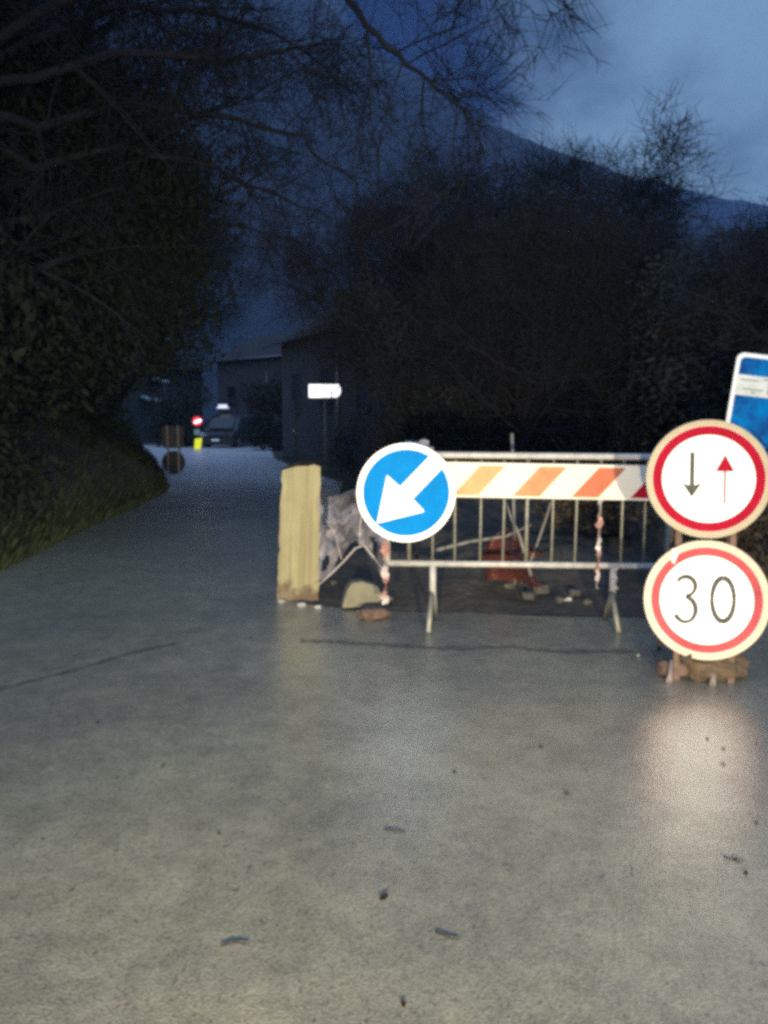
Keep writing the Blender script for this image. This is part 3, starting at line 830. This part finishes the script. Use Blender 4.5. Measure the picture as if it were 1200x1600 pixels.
lb = MB(); lb.box((0,0,0), (.42,.2,.15)); lb.box((0,0,-.1),(.6,.26,.05))  # added glowing block standing in for a highlight on the van
lb.build('roof_glint', emit('added_roof_glint', (.72,.74,.8), .75), v1, (-.25, -.9, 2.16))

def house(name, label, A, B, depth, h, rise, wallm, nwin, overhang=.5, chimney=True):
    """front wall runs from A to B (x, y); gable roof over it"""
    A = Vector((*A, 0)); B = Vector((*B, 0)); u = (B-A); Lg = u.length; ang = math.atan2(u.y, u.x)
    t = thing(name, label, 'house', A, (0, 0, ang))
    b = MB()   # local: x along the front, y backwards, z up
    b.v += [Vector(p) for p in ((0,0,0),(Lg,0,0),(Lg,depth,0),(0,depth,0),(0,0,h),(Lg,0,h),(Lg,depth,h),(0,depth,h),(0,depth/2,h+rise),(Lg,depth/2,h+rise))]
    for f in ((0,1,5,4),(1,2,6,9,5),(2,3,7,6),(3,0,4,8,7)): b.face(f)
    b.build('wall', wallm, t)
    r = MB()
    for s in (0, 1):
        y0 = -overhang if s == 0 else depth+overhang
        z0 = h-overhang*rise/(depth/2)
        q = len(r.v)
        for x in (-overhang, Lg+overhang):
            r.v += [Vector((x, y0, z0+.03)), Vector((x, depth/2, h+rise+.03)), Vector((x, depth/2, h+rise+.15)), Vector((x, y0, z0+.15))]
        for k in range(4):
            k2 = (k+1) % 4; r.face((q+k, q+k2, q+4+k2, q+4+k))
        r.face((q+3,q+2,q+1,q)); r.face((q+4,q+5,q+6,q+7))
    ro = r.build('roof', M_ROOF, t)
    if chimney:
        c = MB(); c.box((Lg*.3, depth*.35, h+rise*.9), (.5,.5,1.1)); c.box((Lg*.3, depth*.35, h+rise*.9+.58), (.62,.62,.08)); c.build('chimney', wallm, ro)
    z0 = h-overhang*rise/(depth/2)
    g_ = MB(); g_.tube([(-overhang, -overhang-.06, z0+.06), (Lg+overhang, -overhang-.06, z0+.06)], .055, 8)
    g_.tube([(Lg*.62, -.08, z0), (Lg*.62, -.08, 0)], .04, 8); g_.build('gutter', M_GUTTER, t)
    for k in range(nwin):
        x = Lg*(k+.6)/(nwin+.2)
        f = MB(); f.ring(.0, .0, 0, 0, 3) if False else None
        for dx, dz, w, hh in ((-.46,0,.07,1.4),(.46,0,.07,1.4),(0,.665,.85,.07),(0,-.665,.85,.07)): f.box((x+dx, -.02, h*.55+dz), (w,.1,hh))
        fo = f.build('window', M_SHUTTER, t)
        MB().box((x, -.004, h*.55), (.85,.02,1.26)).build('pane', M_GLASS, fo)
    d = MB(); d.box((Lg*.08+.4, -.02, 1.05), (.95,.06,2.1)); do = d.build('door', M_SHUTTER, t)
    MB().box((Lg*.08+.75, -.07, 1.0), (.04,.05,.12)).build('handle', M_CHROME, do)
    return t
p0, p1 = at(425,600,26), at(592,600,19.5)
h1 = house('old_house', 'long dark old house with a pale gutter line, behind the bright white plate', (p0.x, 28.5), (p1.x+.3, 19.8), 6, 4.2, 1.5, M_PLASTER, 3)
p0, p1 = at(330,600,52), at(470,600,47)
house('far_house', 'grey house with a low roof beyond the dark parked van', (p0.x, 54), (p1.x, 48), 8, 5.6, 1.8, M_PLASTER, 3, chimney=False)
p0, p1 = at(225,600,50), at(310,600,56)
h3 = house('teal_house', 'dim teal house with two pale awnings, left end of the pale road', (p0.x-3, 49), (p1.x, 57), 7, 5.2, 1.6, M_PLASTER2, 3, chimney=False)
awm = mat('pale_awning', (.22, .28, .29), .6, 6, .1)
for zz, x0, x1 in ((2.9, .42, .66), (4.2, .5, .62)):
    Lh = 7
    b = MB(); b.box((Lh*(x0+x1)/2+1, -.55, zz), (Lh*(x1-x0)*1.3, 1.0, .07), (R(18),0,0)); b.build('awning', awm, h3)

# ---------------------------------------------------------------- trees
def wander(rr, p, d, length, nseg, j, bias):
    pts = [Vector(p)]; d = Vector(d).normalized()
    for i in range(nseg):
        d = (d + Vector((rr.uniform(-j,j), rr.uniform(-j,j), rr.uniform(-j,j))) + Vector(bias)).normalized()
        pts.append(pts[-1] + d*length/nseg)
    return pts
def branch(rr, mb, pts, r0, r1, sides): 
    n = len(pts); mb.tube(pts, [r0+(r1-r0)*i/(n-1) for i in range(n)], sides, cap=False)
def sub(rr, mb, pts, r, level, spec):
    """side shoots from a limb; spec[level] = (count, length, spread, bias, jitter)"""
    if level >= len(spec): return
    cnt, ln, spread, bias, jit = spec[level]
    for k in range(cnt):
        f = rr.uniform(.18, 1)
        i = f*(len(pts)-1); a = int(min(i, len(pts)-2))
        p = pts[a].lerp(pts[a+1], i-a)
        t = (pts[a+1]-pts[a]).normalized()
        o = Vector((rr.gauss(0,1), rr.gauss(0,1), rr.gauss(0,1)))
        o = (o - t*o.dot(t)).normalized()
        d = (t*(1-spread)+o*spread).normalized()
        L_ = ln*rr.uniform(.55,1.25)*(1.15-.5*f)
        rad = max(.0042, r*(1-.7*f)*.6)
        q = wander(rr, p, d, L_, 5 if level < 2 else 4, jit, bias)
        branch(rr, mb, q, rad, rad*.35, 4 if level == 0 else 3)
        sub(rr, mb, q, rad, level+1, spec)
def leaves(rr, mb, centres, n, size, hollow=.55):
    for _ in range(n):
        c, rad = rr.choice(centres)
        d = Vector((rr.gauss(0,1), rr.gauss(0,1), rr.gauss(0,1))).normalized()
        k = rr.uniform(hollow, 1.05)*(1+.35*mnoise.noise(d*2.3+Vector(c)))
        p = Vector(c)+Vector((d.x*rad[0], d.y*rad[1], d.z*rad[2]))*k
        a = Vector((rr.gauss(0,1), rr.gauss(0,1), rr.gauss(0,1))).normalized()
        bb_ = a.orthogonal().normalized(); s = size*rr.uniform(.6,1.4)
        q = len(mb.v)
        mb.v += [p-a*s, p+bb_*s*.5, p+a*s, p-bb_*s*.5]
        mb.face((q, q+1, q+2, q+3))
def bare_tree(name, label, loc, h, seed, spec, r=.09, limbs=9, stems=1, group=None, lean=(0,0,0), cat='tree', limb_len=.5, twig=M_TWIG, up=.12):
    rr = random.Random(seed)
    t = thing(name, label, cat, loc, (0,0,0), group)
    T, C = MB(), MB()
    for s in range(stems):
        a = rr.uniform(0, 6.28)
        d = Vector((math.cos(a)*.35*(stems > 1), math.sin(a)*.35*(stems > 1), 1))+Vector(lean)
        pts = wander(rr, (rr.uniform(-.15,.15)*(stems > 1), rr.uniform(-.15,.15)*(stems > 1), -.1), d, h*rr.uniform(.75,1), 9, .10, (0,0,.04))
        branch(rr, T, pts, r, r*.18, 7)
        for k in range(limbs):
            f = rr.uniform(.22, .98); i = f*9; a_ = int(min(i, 8)); p = pts[a_].lerp(pts[a_+1], i-a_)
            az = rr.uniform(0, 6.28); e = rr.uniform(.2, 1.0)
            d = Vector((math.cos(az), math.sin(az), e))+Vector(lean)*.6
            L_ = h*limb_len*rr.uniform(.5,1)*(1.2-.6*f); rad = r*(1-.75*f)*.55
            q = wander(rr, p, d, L_, 7, .16, (0,0,up*.5))
            branch(rr, C, q, rad, rad*.3, 5)
            sub(rr, C, q, rad, 0, spec)
    T.build('trunk', M_BARK, t); C.build('crown', twig, t)
    return t
SPEC = [(9, .95, .55, (0,0,.06), .11), (7, .6, .6, (0,0,.05), .12), (5, .36, .55, (0,0,.03), .12)]
SPEC_S = [(7, .7, .6, (0,0,.10), .2), (6, .42, .6, (0,0,.08), .25), (3, .26, .6, (0,0,.05), .25)]

# right hand thicket behind the barrier
TR = [ # px, Y, top py, label, stems
 (800, 11.0, 190, 'tall bare tree whose twigs reach the mountain ridge line, behind the barrier middle', 3),
 (690, 12.5, 265, 'bare tree behind the left half of the barrier, right of the white plate', 2),
 (875, 12.0, 245, 'bare tree just right of the tallest one, tips against the pale cloud', 2),
 (1005, 12.5, 420, 'low bushy bare tree behind the right end of the barrier', 3),
 (1215, 9.5, 265, 'bare tree at the right edge of the photo above the blue panel', 2),
 (1235, 8.5, 190, 'bare tree cut by the right edge, twigs high against the sky', 2),
 (650, 16.5, 350, 'slender bare tree beside the old house, behind the blue disc', 2)]
thicket = []
for k, (px, Y, tpy, lb_, ns) in enumerate(TR):
    base = at(px, 660, Y); top = at(px, tpy, Y).z
    thicket.append((bare_tree('bare_tree', lb_, (base.x, Y, .25), (top-.25)*.78, 100+k, SPEC, .085, 8, ns, 'bare trees of the thicket behind the barrier'), (top-.25)*.84))
BACK = [(640,17,300,'bare tree in the second row, above the blue disc'),(740,16,250,'bare tree in the second row, left of the tallest tree'),(830,17.5,230,'bare tree in the second row, right behind the tallest tree'),
        (930,16,390,'bare tree in the second row, between the ridge and the priority disc'),(1060,15,430,'bare tree in the second row, above the priority disc'),(1160,14,310,'bare tree in the second row, above the blue panel'),
        (700,21,330,'bare tree in the back row, above the left barrier half'),(870,21,320,'bare tree in the back row, above the orange red stripe'),(1000,20,400,'bare tree in the back row, left of the priority disc')]
for k, (px, Y, tpy, lb_) in enumerate(BACK):
    src, hh = thicket[k % 5]
    c = copy_tree(src); base = at(px, 660, Y); q = (at(px, tpy, Y).z-.3)/hh/1.02
    c.location = (base.x, Y, .3); c.rotation_euler = (0, 0, 1.3+k*2.1); c.scale = (q*1.05, q*1.05, q); c['label'] = lb_
def leafy(name, label, loc, blobs, n, size, seed, m, cat='shrub', group=None, stems=3):
    rr = random.Random(seed); t = thing(name, label, cat, loc, (0,0,0), group)
    T, C = MB(), MB()
    for s in range(stems):
        c = rr.choice(blobs)[0]
        pts = wander(rr, (rr.uniform(-.2,.2), rr.uniform(-.2,.2), -.1), Vector(c)+Vector((0,0,.6)), Vector(c).length+.3, 6, .15, (0,0,.05))
        branch(rr, T, pts, .06, .015, 6)
        sub(rr, T, pts, .03, 0, [(9, .7, .7, (0,0,.08), .2), (5, .35, .7, (0,0,.03), .25)])
    leaves(rr, C, blobs, n, size)
    T.build('stem', M_TWIG, t); C.build('foliage', m, t)
    return t
SHR = [(650,13.5,1.8,4.1,'dark evergreen shrub behind the blue disc'),(760,12.2,1.8,4.5,'dark evergreen shrub behind the left barrier bars'),(870,12.6,1.8,4.5,'dark evergreen shrub behind the right barrier bars'),
       (970,11.8,1.7,4.0,'dark evergreen shrub behind the red end of the striped board'),(1090,10.8,1.6,3.5,'dark evergreen shrub behind the priority disc'),(1200,9.6,1.6,3.3,'dark evergreen shrub behind the blue panel')]
for k, (px, Y, w, h, lb_) in enumerate(SHR):
    rr = random.Random(300+k); x = at(px,660,Y).x
    bl = []
    for q in range(14):
        f = rr.random()**1.2
        bl.append(((rr.uniform(-w,w)*.75, rr.uniform(-.8,.8), .35+f*(h-.8)), (rr.uniform(.4,.75)*(1.15-.45*f), .6, rr.uniform(.4,.75))))
    leafy('evergreen_shrub', lb_, (x, Y, .2), bl, 12000, .045, 320+k, M_LEAF2, group='evergreen shrubs behind the barrier')
# brown brambles right behind the signs
for k, (x, y, lb_) in enumerate(((2.35,5.6,'brown bramble bush behind the 30 disc'),(3.3,5.9,'brown bramble bush at the foot of the blue panel'),(2.0,6.9,'brown bramble bush beyond the barrier right end'))):
    rr = random.Random(400+k); bl = [((rr.uniform(-.5,.5), rr.uniform(-.3,.3), rr.uniform(.15,.55)), (.35,.3,.28)) for _ in range(6)]
    leafy('bramble_bush', lb_, (x, y, .25), bl, 1500, .035, 410+k, M_DRY, 'bush', 'brown brambles beside the signs')

for k, (px, Y, top, lb_) in enumerate(((283,41,585,'dark leafy bush in front of the teal house, left of the red ringed sign'),(430,36,575,'dark leafy bush at the far corner of the old house'))):
    x = at(px,660,Y).x; h = at(px,top,Y).z; rr = random.Random(800+k)
    bl = [((rr.uniform(-1.1,1.1), rr.uniform(-.5,.5), .3+rr.random()*(h-.9)), (.8,.7,.7)) for _ in range(12)]
    leafy('roadside_bush', lb_, (x, Y, 0), bl, 5000, .09, 810+k, M_LEAF2, 'bush')
# left side: ivy-clad trees on the bank and the big tree arching over the road
IV = [(-4.55,7.4,1.0,6.6,'ivy covered trunk nearest on the left bank, cut by the left edge'),(-5.2,9.2,1.1,6.6,'second ivy covered tree on the left bank'),(-5.7,11.6,1.1,5.2,'third ivy covered tree on the left bank, mid way along the road'),
      (-6.0,14.4,1.0,5.4,'fourth ivy covered tree on the left bank, leaning above the round discs'),(-7.2,18.5,1.0,4.8,'farthest ivy covered tree on the left bank, behind the round discs')]
for k, (x, y, w, h, lb_) in enumerate(IV):
    rr = random.Random(500+k); bl = []
    for q in range(22):
        f = q/21
        bl.append(((rr.uniform(-w,w)*.55, rr.uniform(-.7,.7), .2+f*(h-.5)), (rr.uniform(.5,.85), rr.uniform(.5,.85), rr.uniform(.45,.75))))
    leafy('ivy_clad_tree', lb_, (x, y, .5), bl, 13000, .06, 520+k, M_LEAF, 'tree', 'ivy covered trees on the left bank', 4)
for k, (x, y, lb_) in enumerate(((-4.0,6.9,'low ivy mound at the left road edge, nearest the camera'),(-4.35,9.3,'low ivy mound at the left road edge, between the nearest mound and the discs'),(-4.7,12.2,'low ivy mound at the left road edge, between the middle mound and the discs'),(-4.75,14.6,'low ivy mound at the left road edge, just before the round discs'),(-5.9,17.6,'low ivy mound at the left road edge, just beyond the round discs'))):
    rr = random.Random(600+k); bl = [((rr.uniform(-.5,.3), rr.uniform(-1.1,1.1), rr.uniform(.0,.9)), (.38,.5,.35)) for _ in range(9)]
    leafy('ivy_mound', lb_, (x-.35, y, .15), bl, 3200, .05, 610+k, M_LEAF, 'bush', 'ivy mounds along the left road edge', 2)

at_ = thing('arching_tree', 'big bare tree on the left bank whose boughs arch over the road', 'tree', (-5.0, 8.3, .6))
rr = random.Random(77); T, C = MB(), MB()
org = Vector((-5.0, 8.3, .6))
def loc3(px, py, Y): return at(px, py, Y) - org
tr = [Vector((0,0,-.3)), Vector((.1,0,1.2)), Vector((.15,-.1,2.6)), Vector((.35,-.1,4.0)), Vector((.5,-.2,5.6)), Vector((.6,-.2,7.4))]
branch(rr, T, tr, .26, .10, 10)
BW = [ # boughs as (px, py, Y) waypoints
 [(60,120,8.2),(190,80,8.2),(350,96,8.2),(440,80,8.1),(520,62,8.0)],
 [(60,20,8.0),(300,-80,7.6),(470,-90,7.3),(550,0,7.2),(605,72,7.2),(665,130,7.2),(735,176,7.3)],
 [(60,260,8.6),(180,230,9.0),(300,250,9.4),(420,300,9.8),(520,345,10.2)],
 [(60,200,8.4),(200,160,8.8),(330,180,9.2),(470,215,9.6),(560,290,10.0)],
 [(60,340,8.6),(150,320,9.4),(240,330,10.2),(330,350,11),(430,365,11.6)],
 [(60,-160,8.0),(300,-320,7.5),(560,-260,7.0),(690,-190,6.8),(770,-130,6.8),(830,-80,6.8)],
 [(60,60,8.6),(180,10,9.0),(330,20,9.4),(450,60,9.8),(560,150,10.0)],
 [(60,420,8.4),(140,390,9.2),(230,400,10.4),(300,430,11.2)]]
SP_A = [(17, 1.25, .6, (0,0,-.03), .14), (10, .75, .6, (0,0,-.05), .14), (5, .42, .55, (0,0,-.05), .13)]
for wv in BW:
    pts = [loc3(*w) for w in wv]
    q = [min(tr, key=lambda p: abs(p.z-pts[0].z)+.0)] + pts
    # smooth the waypoints into a bough
    fine = []
    for i in range(len(q)-1):
        for k in range(4): fine.append(q[i].lerp(q[i+1], k/4)+Vector((rr.uniform(-.04,.04),)*3))
    fine.append(q[-1])
    branch(rr, C, fine, .06, .010, 7)
    sub(rr, C, fine, .04, 0, SP_A)
T.build('trunk', M_BARK, at_); C.build('crown', M_TWIG, at_)
I = MB()
leaves(rr, I, [(tuple(loc3(px, py, Y)), (.95,.8,.8)) for px, py, Y in ((30,240,9),(120,210,9.2),(200,300,9.6),(100,340,9.2),(230,390,10.2),(262,440,10.6),(180,470,10),(60,440,9.2),(270,320,10.2),(140,140,9),(240,230,9.8),(20,110,8.8),(235,520,11),(110,540,9.6),(30,560,8.6))], 20000, .05, .2)
I.build('ivy', M_LEAF, at_)
SPEC_L = [(11, 1.2, .55, (0,0,.03), .14), (7, .65, .6, (0,0,.0), .14), (5, .36, .55, (0,0,0), .13)]
for k, (x, y, h, ln, lb_) in enumerate(((-6.2,10.6,8.5,(.2,0,0),'bare tree behind the arching tree on the left bank'),(-7.0,13.0,8.0,(.2,0,0),'bare tree on the left bank above the third ivy tree'),(-5.4,6.9,8.5,(.15,.1,0),'bare tree nearest the camera on the left bank'),(-7.6,16.5,7.5,(.2,0,0),'bare tree on the left bank above the round discs'))):
    bare_tree('bank_tree', lb_, (x, y, 1.0), h, 700+k, SPEC_L, .11, 13, 2, 'bare trees on the left bank', ln, limb_len=.55)

src = [o for o in COL.objects if o.name.startswith('bank_tree')]
for k, (x, y, rz, q, lb_) in enumerate(((-5.6,11.8,.3,.95,'bare tree on the left bank with boughs over the road, above the third ivy tree'),(-6.2,15.0,-.4,.95,'bare tree on the left bank over the road, above the fourth ivy tree'),(-6.6,9.0,.2,1.05,'bare tree high on the left bank behind the second ivy tree'),(-7.4,20.0,.5,.95,'farthest bare tree of the left bank, beyond the round discs'))):
    c = copy_tree(src[k % len(src)]); c.location = (x, y, 1.0); c.rotation_euler = (0, R(6), rz); c.scale = (q, q, q); c['label'] = lb_

# grass along the verge of the left bank and right bank
b = MB(); rr = random.Random(9)
def blade(x, y, z, h):
    a = rr.uniform(0, 6.28); w = .006; d = Vector((math.cos(a), math.sin(a), 0)); ln = Vector((rr.uniform(-.5,.5), rr.uniform(-.5,.5), 1)).normalized()
    q = len(b.v); p = Vector((x, y, z))
    b.v += [p-d*w, p+d*w, p+ln*h*.6+d*w*.6, p+ln*h+Vector((ln.x,ln.y,-.3))*h*.3]
    b.face((q,q+1,q+2,q+3))
for _ in range(16000):
    u = rr.random()**1.6*.42; v = rr.random()
    x, y, z = bank(u, v**1.5*.85+.04)
    blade(x, y, z, rr.uniform(.06,.22))
for _ in range(2500):
    u, v = rr.random()*.5, rr.random()*.4
    x, y, z = bank_r(u, v); blade(x, y, z, rr.uniform(.08,.3))
tag(b.build('verge_grass', M_GRASS), 'rough green grass growing on the banks beside the road', 'grass', kind='stuff')

# ---------------------------------------------------------------- evening haze in the valley
hb = MB(); hb.box((0, 520, 225), (2400, 1200, 454))
hm = bpy.data.materials.new('valley_haze'); hm.use_nodes = True
hn = hm.node_tree; hn.nodes.clear()
pv = hn.nodes.new('ShaderNodeVolumePrincipled'); ho = hn.nodes.new('ShaderNodeOutputMaterial')
pv.inputs['Color'].default_value = (.30, .52, .95, 1)
pv.inputs['Density'].default_value = .00033
hn.links.new(pv.outputs['Volume'], ho.inputs['Volume'])
tag(hb.build('haze', hm), 'thin blue evening haze filling the valley below the mountain', kind='stuff')
